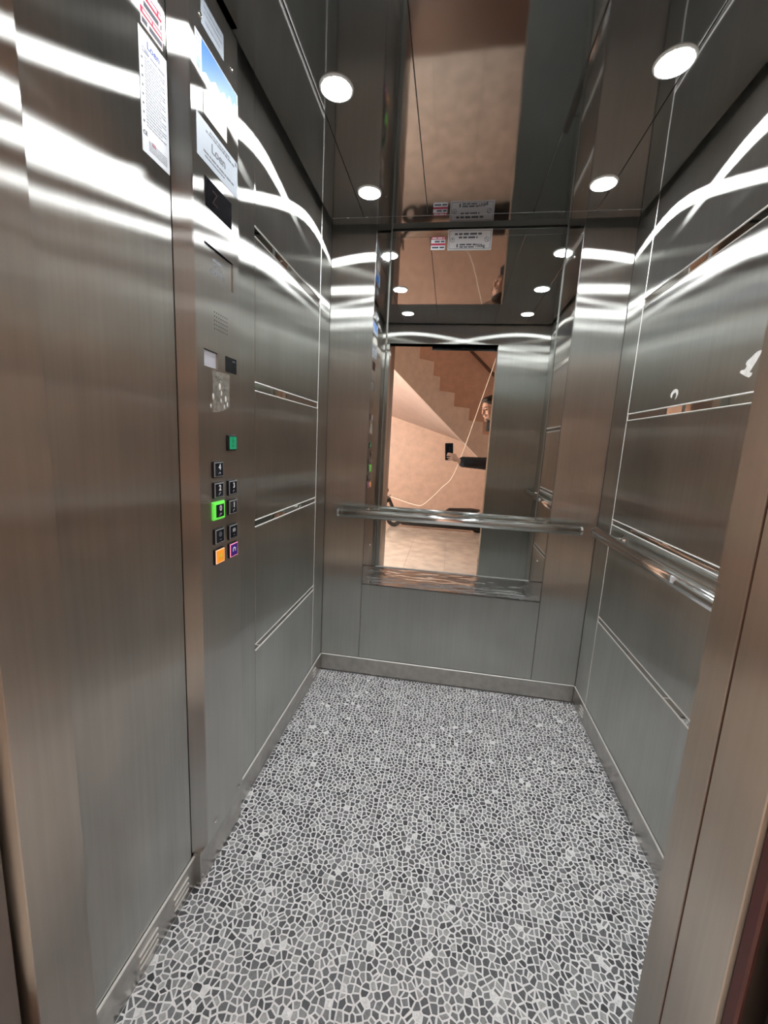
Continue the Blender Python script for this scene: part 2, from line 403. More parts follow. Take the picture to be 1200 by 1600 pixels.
# ------------------------------------------------------------------ ceiling
ZC = 2.174
ce = box('ceiling', (-.06, W + .06), (.405, 2.06), (2.235, 2.27), 'cab_roof'); tag(ce, 'dark mirror-polished drop ceiling with spot lights and shadow gap', 'ceiling', kind='structure')
xs = [.020, .169, .442, .867, 1.108, 1.287]
for i in range(5): box('ceiling_panel', (xs[i] + .0008, xs[i + 1] - .0008), (.53, 1.9015), (ZC, ZC + .012), 'ceiling_mirror', ce, .0009)
box('ceiling_panel', (.020, 1.287), (1.9030, 1.958), (ZC, ZC + .012), 'ceiling_mirror', ce, .0012)
box('ceiling_carrier', (.03, 1.275), (.54, 1.95), (ZC + .012, 2.236), 'cab_roof', ce)
for x, s in ((.227, 'left'), (1.073, 'right')):
    for y, p in ((1.727, 'nearest the mirror'), (1.254, 'middle of its row'), (.781, 'nearest the door')):
        off_ = '_offscreen' if y < 1 else ''
        l = thing('ceiling_light' + off_, 'round white ceiling spot on the %s row, %s' % ('button panel' if s == 'left' else 'handrail side', p), 'light', (x, y, ZC), 'six ceiling spots')
        bm = bmesh.new(); lathe(bm, [(.0385, .004), (.0385, -.001), (.041, -.0045), (.046, -.0035), (.0475, .001)], (x, y, ZC), 'z', 32); bm_obj('rim', bm, 'white_trim', l, smooth=True)
        bm = bmesh.new(); lathe(bm, [(.0405, -.0047), (.034, -.0055), (.012, -.006)], (x, y, ZC), 'z', 32); bm_obj('diffuser' + off_, bm, 'lamp_glow', l, smooth=True)

# ------------------------------------------------------------------ front of the cab: jambs, return panel, header
wf = box('wall_front', (.925, W + .06), (.385, .502), (0, TOP), 'steel_back'); tag(wf, 'steel front return and jamb beside the open doorway', 'wall', kind='structure')
box('return_panel', (.9195, W), (.502, .508), (0, TOP), 'steel', wf, .001)
box('jamb_panel', (.919, .9255), (.4585, .5075), (0, 2.06), 'steel_front', wf, .001)
box('jamb_edge', (.9187, .9215), (.4566, .4580), (0, 2.06), 'copper_edge', wf)
box('jamb_panel', (.919, .9255), (.384, .4555), (0, 2.06), 'steel_front', wf, .001)
box('jamb_panel', (.0, .06), (.405, .498), (0, 2.06), 'steel_front', wf, .0012)
box('header_panel', (.0, .9195), (.405, .508), (2.025, TOP), 'steel', wf, .001)
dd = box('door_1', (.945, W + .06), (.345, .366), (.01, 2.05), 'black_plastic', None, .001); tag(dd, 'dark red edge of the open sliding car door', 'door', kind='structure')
box('door_leaf', (.955, W + .06), (.330, .350), (.01, 2.05), 'steel_back', dd)
box('door_seal', (.9215, .928), (.366, .3815), (.01, 2.05), 'door_red', dd, .002)
tr = box('trim_1', (.40, .945), (.395, .404), (2.0, 2.04), 'black_plastic'); tag(tr, 'black door track cover under the header', 'trim', kind='structure')
tr2 = box('trim_2', (.0, .96), (.09, .508), (-.03, -.0015), 'alu', None, .001); tag(tr2, 'ribbed aluminium door sill between cab and lobby', 'sill', kind='structure')
for k in range(6): box('rib', (.06, .92), (.15 + .055 * k, .157 + .055 * k), (-.0016, -.0004), 'alu', tr2)

# ------------------------------------------------------------------ car operating panel
XF = .028
cop = thing('control_panel', 'full-height steel lift control panel with floor buttons', 'control panel', (0, .98, HS))
bm = bmesh.new(); poly_prism(bm, [Vector((-.002, .8645, .105)), Vector((XF - .002, .890, .105)), Vector((XF, .893, .105)), Vector((XF, 1.086, .105)), Vector((XF - .002, 1.0885, .105)), Vector((-.002, 1.0885, .105))], (0, 0, 2.055)); fpl = bm_obj('faceplate', bm, 'steel_panel', cop)
def cut(o, boxes):
    bm = bmesh.new()
    for b in boxes: add_box(bm, *b)
    for v in bm.verts: v.co -= WL[o.name]
    cm = bpy.data.meshes.new('cutter'); bm.to_mesh(cm); bm.free(); c = bpy.data.objects.new('cutter', cm); COL.objects.link(c)
    par, lc = o.parent, o.location.copy(); o.parent = None; o.location = (0, 0, 0)
    m = o.modifiers.new('b', 'BOOLEAN'); m.operation = 'DIFFERENCE'; m.object = c; m.solver = 'EXACT'; bpy.context.view_layer.update()
    me = bpy.data.meshes.new_from_object(o.evaluated_get(bpy.context.evaluated_depsgraph_get())); o.modifiers.clear(); o.data = me; o.parent = par; o.location = lc
    me.materials.clear(); me.materials.append(MATS['steel_panel']); bpy.data.objects.remove(c, do_unlink=True)
RD = .006
cut(fpl, [((XF - RD, XF + .01), (.931, 1.0567), (1.5865, 1.6550)), ((XF - RD, XF + .01), (.9215, .9790), (1.3845, 1.4230))])
box('kick_plate', (0, .022), (.866, 1.088), (.001, .105), 'skirting', cop, .002)
def screw(y, z, r=.006):
    bm = bmesh.new(); lathe(bm, [(r, 0), (r, .0012), (r * .7, .003), (.0004, .0036)], (XF, y, z), 'x', 16); bm_obj('screw', bm, 'chrome', cop, smooth=True)
for y, z in ((.931, 2.0807), (1.0558, 2.0799), (1.062, .1363), (.9296, .146)): screw(y, z)
sheet('display_window', 'left', .938, 1.050, 1.7300, 1.7895, XF, .0010, 'black_gloss', cop)
dsp = cop.children[-1]
text('digit', 'Z', 'left', (XF + .0012, .976, 1.759), .040, 'led_dim', dsp, depth=.0001)
XN = XF - RD
fr = sheet('notice_plate', 'left', .9312, 1.0565, 1.5867, 1.6548, XN - .0005, .0011, 'steel_panel', cop)
print_lines('lettering', 'left', [(.972, 1.012, 1.632, .006)], XN + .0008, 'ink_soft', fr, 3)
text('lettering', 'LIFT CA.', 'left', (XN + .0010, .995, 1.6185), .0125, 'ink_soft', fr, .0002)
text('lettering', '0224 221 15', 'left', (XN + .0010, .992, 1.6045), .0125, 'ink_soft', fr, .0002)
bm = bmesh.new()
for r in range(5):
    for c in range(7): lathe(bm, [(.0017, 0), (.0017, .0003)], (XF, .968 + c * .0093, 1.5150 - r * .0093), 'x', 8)
o = bm_obj('speaker_hole_shade', bm, 'black_plastic', cop); o['kind'] = 'stuff'  # flat black discs stand in for the shade inside the speaker holes
lo = sheet('emergency_lamp', 'left', .9217, .9788, 1.3847, 1.4228, XN - .0005, .0011, 'louvre_white', cop)
bm = bmesh.new()
for k in range(12): add_box(bm, (XN + .0005, XN + .0022), (.9217, .9788), (1.3862 + k * .0031, 1.3874 + k * .0031))
o = bm_obj('louvre_fins', bm, 'louvre_white', lo); o['kind'] = 'stuff'
cr = sheet('card_reader', 'left', 1.0137, 1.0680, 1.3866, 1.4245, XF, .0010, 'black_gloss', cop)
print_lines('lettering', 'left', [(1.047, 1.060, 1.417, .0025)], XF + .0012, 'ink_soft', cr, 5)
bm = bmesh.new(); poly_prism(bm, [Vector((XF, .953, 1.379)), Vector((XF, 1.034, 1.382)), Vector((XF, 1.031, 1.33)), Vector((XF, 1.034, 1.30)), Vector((XF, 1.012, 1.292)), Vector((XF, .975, 1.282)), Vector((XF, .952, 1.281)), Vector((XF, .955, 1.32))], (.0006, 0, 0)); bm_obj('adhesive_residue', bm, 'glue', cop)
for (y, z, r) in ((.985, 1.345, .008), (.992, 1.330, .006), (1.012, 1.318, .007), (1.02, 1.305, .006), (.955, 1.318, .007), (1.005, 1.298, .005), (.945, 1.295, .005), (.990, 1.312, .005)):
    bm = bmesh.new(); add_ball(bm, (XF + .0006, y, z), (.0012, r * .6, r * 1.1), 9, 6); bm_obj('glue_lump', bm, 'glue_white', cop)
# buttons
YB = (.9648, 1.0335)
def braille(bt, y, z, pat, m='digit_white'):
    bm = bmesh.new()
    for a, b in pat: lathe(bm, [(.0010, 0), (.0006, .0007)], (XF + .0092, y + a * .0026, z + b * .0026), 'x', 6)
    o = bm_obj('braille', bm, m, bt); o['kind'] = 'stuff'
def button(y, z, frame, face, mark=None, lit=False, mm='digit_white'):
    bw, bh = (.0225, .0208) if not lit else (.0265, .0235)
    bt = box('button', (XF - .001, XF + .0065), (y - bw, y + bw), (z - bh, z + bh), frame if lit else 'black_plastic', cop, .002)
    fw = .0185
    fo = box('bezel', (XF + .0065, XF + .0075), (y - fw - .0016, y + fw + .0016), (z - .0180, z + .0180), frame, bt)
    box('face', (XF + .0075, XF + .0085), (y - fw + .001, y + fw - .001), (z - .0162, z + .0162), face, bt)
    if mark: text('digit', mark, 'left', (XF + .0092, y + .001, z + .0055), .0195, mm, bt, .0006)
    return bt
XD = XF + .0088
for (mark, y, z) in (('4', YB[0], 1.1410), ('2', YB[0], 1.0885), ('3', YB[1], 1.0885), ('1', YB[1], 1.0357)):
    b_ = button(y, z, 'button_frame', 'button_face', mark); braille(b_, y, z - .009, [(-1.5, -.6), (-.6, .5), (.4, .9), (1.2, .3), (1.2, -.6)][:5 if mark == '4' else 3])
b_ = button(YB[0] + .0015, 1.0357, 'glow_green', 'button_face', '0', True); braille(b_, YB[0] + .001, 1.0262, [(-1.5, -.8), (-.6, .2), (-.2, .9), (.5, -.2), (1.2, .7), (1.7, .6)])
b_ = button(YB[0], .9690, 'button_frame', 'button_face')
bm = bmesh.new(); q = [(.0066, .0), (.0066, .0003), (.0050, .0003), (.0050, 0)]
for r0, r1 in ((.0048, .0064),):
    vs0 = [bm.verts.new((XD, YB[0] + r0 * math.cos(k * PI / 12), .9740 + r0 * math.sin(k * PI / 12))) for k in range(24)]; vs1 = [bm.verts.new((XD, YB[0] + r1 * math.cos(k * PI / 12), .9740 + r1 * math.sin(k * PI / 12))) for k in range(24)]
    for k in range(24): bm.faces.new((vs0[k], vs0[(k + 1) % 24], vs1[(k + 1) % 24], vs1[k]))
add_box(bm, (XD, XD + .0003), (YB[0] - .0006, YB[0] + .0006), (.9705, .9775)); add_box(bm, (XD, XD + .0003), (YB[0] - .003, YB[0] + .003), (.9734, .9746))
bm_obj('fan_symbol', bm, 'ink_soft', b_); braille(b_, YB[0], .960, [(-1, 0), (0, .4), (1, 0)], 'ink_soft')
b_ = button(YB[1], .9670, 'button_frame', 'button_face')
bm = bmesh.new()
for s in (-1, 1):
    poly_prism(bm, [Vector((XD, YB[1] + s * .0015, .9715)), Vector((XD, YB[1] + s * .0068, .9765)), Vector((XD, YB[1] + s * .0068, .9665))], (.0003, 0, 0))
    poly_prism(bm, [Vector((XD, YB[1] + s * .0068, .9715)), Vector((XD, YB[1] + s * .0025, .9765)), Vector((XD, YB[1] + s * .0025, .9665))], (.0003, 0, 0))
add_box(bm, (XD, XD + .0003), (YB[1] - .0009, YB[1] + .0009), (.9660, .9772)); bm_obj('door_symbol', bm, 'digit_white', b_); braille(b_, YB[1], .9575, [(-1.2, 0), (0, .4), (1, 0)], 'ink_soft')
b_ = button(YB[0], .9155, 'glow_orange', 'orange_face')
bm = bmesh.new(); poly_prism(bm, [Vector((XD, YB[0] + x, .9155 + z)) for x, z in ((-.008, -.003), (.008, -.003), (.0055, .0005), (.0042, .0060), (0, .0085), (-.0042, .0060), (-.0055, .0005))], (.0003, 0, 0)); lathe(bm, [(.0022, 0), (.0022, .0003)], (XD, YB[0], .9110), 'x', 10); bm_obj('bell_symbol', bm, 'yellow_mark', b_)
b_ = button(YB[1] + .001, .9150, 'glow_pink', 'purple_face')
bm = bmesh.new(); add_tube(bm, [(XD, YB[1] + .006 * math.cos(a), .9155 + .006 * math.sin(a)) for a in [PI * (.05 + .95 * k / 8) for k in range(9)]], .0019, 6); add_ball(bm, (XD, YB[1] - .0058, .914), (.0006, .0028, .0036), 8, 6); add_ball(bm, (XD, YB[1] + .0058, .914), (.0006, .0028, .0036), 8, 6); bm_obj('phone_symbol', bm, 'mark_lilac', b_)
b_ = button(YB[1], 1.2075, 'black_plastic', 'green_face')
bm = bmesh.new()
for x0, x1, z0, z1 in ((-.005, .005, .0005, .0018), (-.005, -.0037, .0005, .009), (.0037, .005, .0005, .009), (-.0006, .0006, .0035, .0125), (-.005, .006, -.0095, -.005)): add_box(bm, (XD, XD + .0003), (YB[1] + x0, YB[1] + x1), (1.2075 + z0, 1.2075 + z1))
bm_obj('exit_symbol', bm, 'green_dark', b_)

# ------------------------------------------------------------------ stickers and plates
# on the control panel
s = thing('notice_card', 'small pale card taped at the very top of the control panel', 'card', (XF, .98, 2.07)); sheet('card', 'left', .935, 1.0225, 2.0700, 2.1200, XF, .0006, 'paper_grey', s)
print_lines('lettering', 'left', [(.945, 1.012, 2.109, .004), (.945, 1.015, 2.098, .003), (.950, 1.010, 2.084, .005)], XF + .0007, 'ink_soft', s, 8)
s = thing('mountain_sticker', 'blue and white sticker of a snowy mountain on the control panel', 'sticker', (XF, .998, 1.97))
sheet('paper', 'left', .9115, 1.0845, 1.9725, 2.0450, XF, .0006, 'paper', s)
sheet('side_print', 'left', .915, .930, 1.9800, 1.9985, XF + .0006, .0002, 'print_green', s)
print_lines('side_lettering', 'left', [(.914, .928, 2.038, .003), (.915, .928, 2.028, .002), (.916, .927, 2.018, .002), (.915, .928, 2.008, .002)], XF + .0007, 'ink_soft', s, 9)
sheet('sky', 'left', .9340, 1.0800, 1.9760, 2.0430, XF + .0006, .0002, 'sky_blue', s)
bm = bmesh.new(); poly_prism(bm, [Vector((XF + .0008, y, z)) for y, z in ((.934, 1.976), (1.080, 1.976), (1.080, 2.012), (1.070, 2.020), (1.058, 2.004), (1.046, 2.018), (1.034, 1.999), (1.020, 2.006), (1.004, 1.992), (.985, 2.000), (.965, 1.985), (.948, 1.990), (.934, 1.982))], (.0002, 0, 0)); bm_obj('mountain_ridge', bm, 'mountain', s)
s = thing('service_sticker', 'small cream service label overlapping the pale control panel plate', 'sticker', (XF, .985, 1.91)); sheet('paper', 'left', .9375, 1.0310, 1.9090, 1.9530, XF + .0008, .0005, 'paper_cream', s)
print_lines('lettering', 'left', [(.950, .985, 1.940, .003), (.945, .990, 1.931, .002), (.945, 1.020, 1.9165, .0016)], XF + .0014, 'ink_soft', s, 12)
s = thing('maker_plate', 'pale blue-grey maker plate with script logo above the display', 'plate', (XF, .995, 1.815)); sheet('plate', 'left', .9105, 1.0815, 1.8155, 1.8955, XF, .0006, 'paper_grey', s)
print_lines('lettering', 'left', [(.945, 1.065, 1.8800, .0038), (.960, 1.045, 1.8860, .003)], XF + .0007, 'ink', s, 14)
print_lines('lettering', 'left', [(.935, 1.062, 1.8370, .0040), (.940, 1.020, 1.8290, .0026)], XF + .0007, 'ink', s, 15)
text('logo', 'Loen', 'left', (XF + .0008, .995, 1.8580), .026, 'ink', s, .0003, wscale=1.15)
sheet('corner_mark', 'left', 1.0695, 1.0765, 1.8840, 1.8915, XF + .0006, .0002, 'ink', s)
# on the left wall panel
s = thing('warning_sticker', 'red and white striped warning sticker on the panel beside the control panel', 'sticker', (0, .82, 1.95)); sheet('paper', 'left', .7900, .8480, 1.9510, 2.0100, 0, .0006, 'pink_white', s)
for z0, z1 in ((1.9960, 2.0100), (1.9680, 1.9790)): sheet('red_band', 'left', .7900, .8480, z0, z1, .0006, .0002, 'red', s)
print_lines('lettering', 'left', [(.793, .846, 2.003, .006)], .0009, 'pink_white', s, 21); print_lines('lettering', 'left', [(.799, .846, 1.9875, .008), (.793, .846, 1.9595, .008)], .0007, 'ink', s, 22)
print_lines('lettering', 'left', [(.795, .845, 1.9735, .005)], .0009, 'pink_white', s, 23)
s = thing('certificate_sticker', 'long white instruction sheet with fine print below the red striped sticker', 'sticker', (0, .82, 1.743)); sheet('paper', 'left', .7820, .8580, 1.7430, 1.9430, 0, .0006, 'paper', s)
text('logo', 'Loen', 'left', (.0008, .820, 1.926), .017, 'ink_blue', s, .0002)
lines = [(.797, .850, 1.912, .004), (.790, .806, 1.915, .002), (.790, .806, 1.910, .002)] + [(.796, .850 - .012 * (k % 3 == 2), 1.902 - .0052 * k, .0022) for k in range(22)] + [(.800, .850, 1.768 - .0036 * k, .0016) for k in range(5)]
print_lines('lettering', 'left', lines, .0007, 'ink_soft', s, 25)
bm = bmesh.new()
for k in range(8): add_box(bm, (.0007, .0009), (.7870, .7905), (1.895 - k * .0145, 1.8985 - k * .0145))
o = bm_obj('pictograms', bm, 'ink', s); o['kind'] = 'stuff'
text('ce_mark', 'CE', 'left', (.0008, .7905, 1.7765), .009, 'ink', s, .0002); sheet('stamp', 'left', .808, .818, 1.7655, 1.7705, .0006, .0003, 'red', s)
# on the mirror
YM = D - .006
s = thing('capacity_plate', 'brushed silver capacity plate screwed at the top of the mirror', 'plate', (.622, YM, 2.075)); sheet('plate', 'back', .5285, .7165, 2.0765, 2.1600, YM, .0015, 'plate_silver', s)
bm = bmesh.new()
for x0, x1, z0, z1 in ((.534, .711, 2.1535, 2.1550), (.534, .711, 2.0815, 2.0830), (.534, .5355, 2.0815, 2.155), (.7095, .711, 2.0815, 2.155)): add_box(bm, (x0, x1), (YM - .0018, YM - .0015), (z0, z1))
bm_obj('border_line', bm, 'ink', s)
print_lines('lettering', 'back', [(.557, .676, 2.1410, .0075), (.575, .655, 2.1270, .0070), (.580, .650, 2.0985, .006), (.567, .573, 2.0945, .014), (.580, .645, 2.0890, .005)], YM - .0015, 'ink', s, 31)
text('lettering', '750kg', 'back', (.668, YM - .0018, 2.0930), .017, 'ink', s, .0005)
for x, q in ((.5475, 0), (.695, 1)):
    bm = bmesh.new(); lathe(bm, [(.0100, 0), (.0100, -.0003)], (x, YM - .0015, 2.118), 'y', 20); o = bm_obj('pictogram', bm, 'ink', s)
    bm = bmesh.new(); lathe(bm, [(.0082, 0), (.0082, -.0003)], (x, YM - .0018, 2.118), 'y', 20); i_ = bm_obj('pictogram_field', bm, 'plate_silver', o)
    if q: 
        bm = bmesh.new(); poly_prism(bm, [Vector((x - .0065, YM - .0021, 2.1230)), Vector((x - .005, YM - .0021, 2.1245)), Vector((x + .0065, YM - .0021, 2.113)), Vector((x + .005, YM - .0021, 2.1115))], (0, -.0003, 0)); bm_obj('bar', bm, 'ink', o)
    else: text('letter', 'P', 'back', (x, YM - .0022, 2.118), .013, 'ink', o, .0003)
s = thing('mirror_sticker', 'small red and white striped sticker on the mirror beside the capacity plate', 'sticker', (.486, YM, 2.08)); sheet('paper', 'back', .4555, .5170, 2.0800, 2.1325, YM, .0006, 'paper', s)
for z0, z1 in ((2.1210, 2.1330), (2.0975, 2.1060)): sheet('red_band', 'back', .4555, .5170, z0, z1, YM - .0006, .0002, 'red', s)
print_lines('lettering', 'back', [(.460, .513, 2.127, .0055)], YM - .0009, 'paper', s, 33); print_lines('lettering', 'back', [(.471, .514, 2.113, .0065), (.460, .514, 2.089, .0065)], YM - .0007, 'ink', s, 34)
# torn sticker remains on the right wall
def blob(name, label, pts):
    bm = bmesh.new(); poly_prism(bm, [Vector((W, y, z)) for y, z in pts], (-.0006, 0, 0)); o = bm_obj(name, bm, 'glue_white'); tag(o, label, 'sticker')
blob('sticker_remnant', 'large torn white paper remnant on the right wall beside the doorway', [(1.195, 1.446), (1.176, 1.436), (1.158, 1.428), (1.150, 1.432), (1.148, 1.437), (1.158, 1.441), (1.152, 1.449), (1.142, 1.462), (1.128, 1.484), (1.133, 1.486), (1.144, 1.486), (1.156, 1.480), (1.163, 1.475), (1.175, 1.470), (1.178, 1.462), (1.172, 1.458), (1.178, 1.450), (1.190, 1.451)])
blob('sticker_remnant', 'small hooked white paper remnant on the right wall above inlay strip', [(1.520, 1.432), (1.508, 1.443), (1.492, 1.446), (1.478, 1.440), (1.473, 1.428), (1.480, 1.416), (1.488, 1.412), (1.483, 1.424), (1.487, 1.434), (1.498, 1.433), (1.505, 1.430), (1.510, 1.418), (1.517, 1.422)])

# ------------------------------------------------------------------ handrails
def rail(name, label, p0, p1, wall, r=.0215):
    p0, p1 = Vector(p0), Vector(p1); h = thing(name, label, 'handrail', (p0 + p1) / 2); RC = 'rail_chrome'
    d = (p1 - p0).normalized(); bm = bmesh.new(); add_tube(bm, [p0 + d * .004, p1 - d * .004], r, 32); bm_obj('rail', bm, RC, h, smooth=False)
    for f in h.children[0].data.polygons: f.use_smooth = len(f.vertices) == 4
    for p, s in ((p0, 1), (p1, -1)):
        bm = bmesh.new(); add_tube(bm, [p, p + d * s * .004, p + d * s * .012], [r * .90, r * 1.03, r * 1.03], 32); bm_obj('end_cap', bm, 'chrome', h)
    L = (p1 - p0).length
    for t in (.13 / L, 1 - .13 / L):
        c = p0 + (p1 - p0) * t; bm = bmesh.new()
        if wall == 'back': q = Vector((c.x, D - .004, c.z))
        else: q = Vector((W - .001, c.y, c.z))
        add_tube(bm, [c, q], .008, 12); b = bm_obj('bracket', bm, 'chrome', h)
        bm = bmesh.new(); n = (q - c).normalized(); add_tube(bm, [q - n * .006, q + n * .003], .020, 20); bm_obj('flange', bm, 'chrome', b)
    return h
rail('handrail', 'chrome tube handrail across the lower mirror', (.091, D - .085, .886), (1.216, D - .085, .886), 'back')
hr = rail('handrail', 'chrome tube handrail along the right wall', (W - .068, .56, .902), (W - .068, 1.822, .902), 'right')
bm = bmesh.new(); add_box(bm, (W - .092, W - .086), (1.155, 1.166), (.900, .918)); bm_obj('tape_scrap', bm, 'paper', hr)

# ------------------------------------------------------------------ lobby shell behind the camera
YW = -2.9
f2 = box('floor', (-1.4, 2.4), (YW - .1, .088), (-.05, -.004), 'lobby_joint'); tag(f2, 'polished beige marble tile floor of the lobby', 'floor', kind='structure')
xt = [-1.4] + [-.998 + .41 * k for k in range(9)]; yt = [YW] + [-2.55 + .44 * k for k in range(7)]
yt[-1] = .088; xt[-1] = 2.4
for i in range(len(xt) - 1):
    for j in range(len(yt) - 1): box('floor_tile', (xt[i] + .001, xt[i + 1] - .001), (yt[j] + .001, yt[j + 1] - .001), (-.004, 0), 'lobby_tile', f2)
o_back = o = box('wall_lobby_back', (-1.4, 2.4), (YW - .1, YW), (0, 4.3), 'wall_stone'); tag(o, 'salmon stone wall at the far side of the lobby', 'wall', kind='structure')
o = box('wall_lobby_left', (-1.5, -1.4), (YW - .1, .33), (0, 4.3), 'wall_plain'); tag(o, 'plain lobby wall carrying the lobby lamp', 'wall', kind='structure')
o = box('wall_lobby_right', (2.4, 2.5), (YW - .1, .33), (0, 4.3), 'wall_plain'); tag(o, 'plain lobby wall behind the man', 'wall', kind='structure')
wlf = box('wall_lobby_front', (.975, 2.4), (.09, .33), (0, 4.3), 'wall_stone'); tag(wlf, 'landing wall around the lift doorway', 'wall', kind='structure')
box('wall_piece', (-1.4, .0), (.09, .385), (0, 4.3), 'wall_stone', wlf); box('wall_piece', (.0, .975), (.09, .33), (2.10, 4.3), 'wall_stone', wlf)
box('frame_post', (.0, .047), (.09, .392), (0, 2.10), 'landing_paint', wlf, .002); box('frame_post', (.962, .975), (.09, .31), (0, 2.10), 'landing_paint', wlf, .002)
o = box('ceiling', (-1.5, 2.5), (YW - .1, .40), (4.3, 4.4), 'wall_plain'); tag(o, 'plain lobby stairwell ceiling', 'ceiling', kind='structure')

# stairs seen in the mirror: they climb towards the lift side, the underside meets the salmon wall
st = thing('staircase', 'beige stone staircase with stepped side over the lobby', 'stairs', (.119, -1.34, 0))
Q = Vector((.119, -1.34, 0)); u = Vector((.7, -.714, 0)); nb = Vector((-.714, -.7, 0))
def sp(s, z): return Q + u * s + Vector((0, 0, z))
def ext(p, k=1.0): return min(k, max(.02, (p.y - YW - .01) / .7), max(.02, (p.x + 1.38) / .714))
SS = [-.90, -.64, -.36, -.22, .042, .294, .418, .707, 1.026, 1.338, 1.60]
ZS = [2.90, 2.73, 2.56, 2.39, 2.28, 2.112, 1.938, 1.764, 1.596, 1.422]
def zso(s): return 2.1243 - (s - -.40) * .5995 * 1.0   # underside of the flight along its open side
SS = [-.98, -.78, -.56, -.34, .042, .294, .418, .707, 1.026, 1.338, 1.60]
ZS = [2.98, 2.81, 2.64, 2.46, 2.28, 2.112, 1.938, 1.764, 1.596, 1.422]
# underside line from the photograph's mirror: (s,z) pairs
pA = Vector((.6062 + 1.2 * (-.025 - .6062), 3.998 - 1.2 * (3.998 + .22), 1.2289 + 1.2 * (1.975 - 1.2289)))
pB = Vector((.6062 + 1.2 * (.917 - .6062), 3.998 - 1.2 * (3.998 + 1.182), 1.2289 + 1.2 * (1.142 - 1.2289)))
sA = (pA - Q).dot(u); sB = (pB - Q).dot(u); sl = (pB.z - pA.z) / (sB - sA)
def zu(s): return pA.z + (s - sA) * sl
for i, z in enumerate(ZS):
    s0, s1 = SS[i], SS[i + 1]
    # each step: a wedge block from its tread down to the underside line
    pts = [sp(s0, z), sp(s1, z), sp(s1, zu(s1)), sp(s0, zu(s0))]
    bm = bmesh.new(); e = min(ext(pts[0]), ext(pts[1])); poly_prism(bm, pts, nb * min(e, .03)); sd = bm_obj('stringer_panel', bm, 'stair_stone', st)
    if e > .05:
        zb = z - .05; pts = [sp(s0, z), sp(s1, z), sp(s1, zb), sp(s0, zb)]; bm = bmesh.new(); poly_prism(bm, [p + nb * .03 for p in pts], nb * (e - .03)); bm_obj('step', bm, 'stair_stone', st)
# soffit: ruled surface between the open side and the line where it meets the wall
wA, wB = Vector((-.418, YW + .002, 1.677)), Vector((.798, YW + .002, 1.308))
pm = Vector((.6062 + 1.2 * (.746 - .6062), 3.998 - 1.2 * (3.998 + 1.007), 1.2289 + 1.2 * (1.287 - 1.2289)))
bm = bmesh.new(); rows = []
for k in range(17):
    t = -.55 + 1.55 * k / 16
    a_ = pA + (pm - pA) * t; b_w = wA + (wB - wA) * t; a_ = a_ - Vector((0, 0, .004))
    rows.append([bm.verts.new(a_ + (b_w - a_) * j / 4) for j in range(5)])
for q, r in zip(rows, rows[1:]):
    for j in range(4): bm.faces.new((q[j], q[j + 1], r[j + 1], r[j]))
bmesh.ops.solidify(bm, geom=bm.faces[:], thickness=.02)
bm_obj('soffit', bm, 'soffit', st)
hrl = thing('stair_rail', 'dark wooden wall rail above the lobby staircase', 'railing', (1.0, YW + .05, 2.4))
bm = bmesh.new(); add_tube(bm, [(.50, YW + .07, 2.99), (.829, YW + .07, 2.683), (1.197, YW + .07, 2.343), (1.6, YW + .07, 1.97)], .024, 12); bm_obj('rail', bm, 'dark_wood', hrl)
for x, z in ((.7, 2.80), (1.3, 2.247)):
    bm = bmesh.new(); add_tube(bm, [(x, YW + .07, z), (x, YW - .004, z - .03)], .01, 8); bm_obj('bracket', bm, 'dark_wood', hrl)
# lobby lamp
ll = thing('lobby_lamp_offscreen', 'warm lobby lamp lighting the salmon wall and stair underside', 'lamp', (-1.4, -.20, 1.25))
bm = bmesh.new(); lathe(bm, [(.06, 0), (.06, .015), (.035, .03), (.03, .07)], (-1.4, -.20, 1.25), 'x', 20); bm_obj('base', bm, 'chrome', ll)
bm = bmesh.new(); add_ball(bm, (-1.18, -.20, 1.25), .155, 24, 14); bm_obj('globe_offscreen', bm, 'lobby_glow', ll, smooth=True)

# low black ride-on scooter along the wall with its charging cable
sk = thing('ride_on_scooter', 'low black ride-on scooter with handlebar mirror parked under the stairs', 'scooter', (.45, -2.05, 0))
bm = bmesh.new(); poly_prism(bm, [Vector((x, -2.13, z)) for x, z in ((-.02, .045), (1.20, .045), (1.26, .12), (1.22, .24), (1.02, .30), (.62, .28), (.46, .15), (.16, .12), (.06, .20), (-.06, .26), (-.12, .18))], (0, .18, 0)); bmesh.ops.bevel(bm, geom=bm.edges[:], offset=.012, segments=2, affect='EDGES'); bm_obj('body', bm, 'scooter_black', sk)
bm = bmesh.new(); poly_prism(bm, [Vector((x, -2.12, z)) for x, z in ((.60, .28), (1.04, .30), (1.10, .335), (.98, .345), (.66, .325))], (0, .16, 0)); bm_obj('seat', bm, 'rubber', sk)
for x in (-.14, 1.10):
    bm = bmesh.new(); lathe(bm, [(.05, -.035), (.105, -.04), (.115, -.02), (.115, .02), (.105, .04), (.05, .035)], (x, -2.04, .115), 'y', 24); wv = bm_obj('wheel', bm, 'rubber', sk, smooth=False)
    bm = bmesh.new(); lathe(bm, [(.05, -.042), (.05, .042)], (x, -2.04, .115), 'y', 16); bm_obj('hub', bm, 'alu', wv)
bm = bmesh.new(); add_tube(bm, [(-.12, -2.04, .16), (-.20, -2.04, .34), (-.235, -2.04, .42)], [.03, .025, .022], 12); bm_obj('steering_column', bm, 'scooter_black', sk)
bm = bmesh.new(); add_tube(bm, [(-.25, -2.26, .43), (-.235, -2.04, .42), (-.25, -1.84, .43)], .014, 10); bm_obj('handlebar', bm, 'scooter_black', sk)
bm = bmesh.new(); add_ball(bm, (-.265, -2.04, .40), (.06, .10, .05)); bm_obj('front_cowl', bm, 'scooter_black', sk, smooth=True)
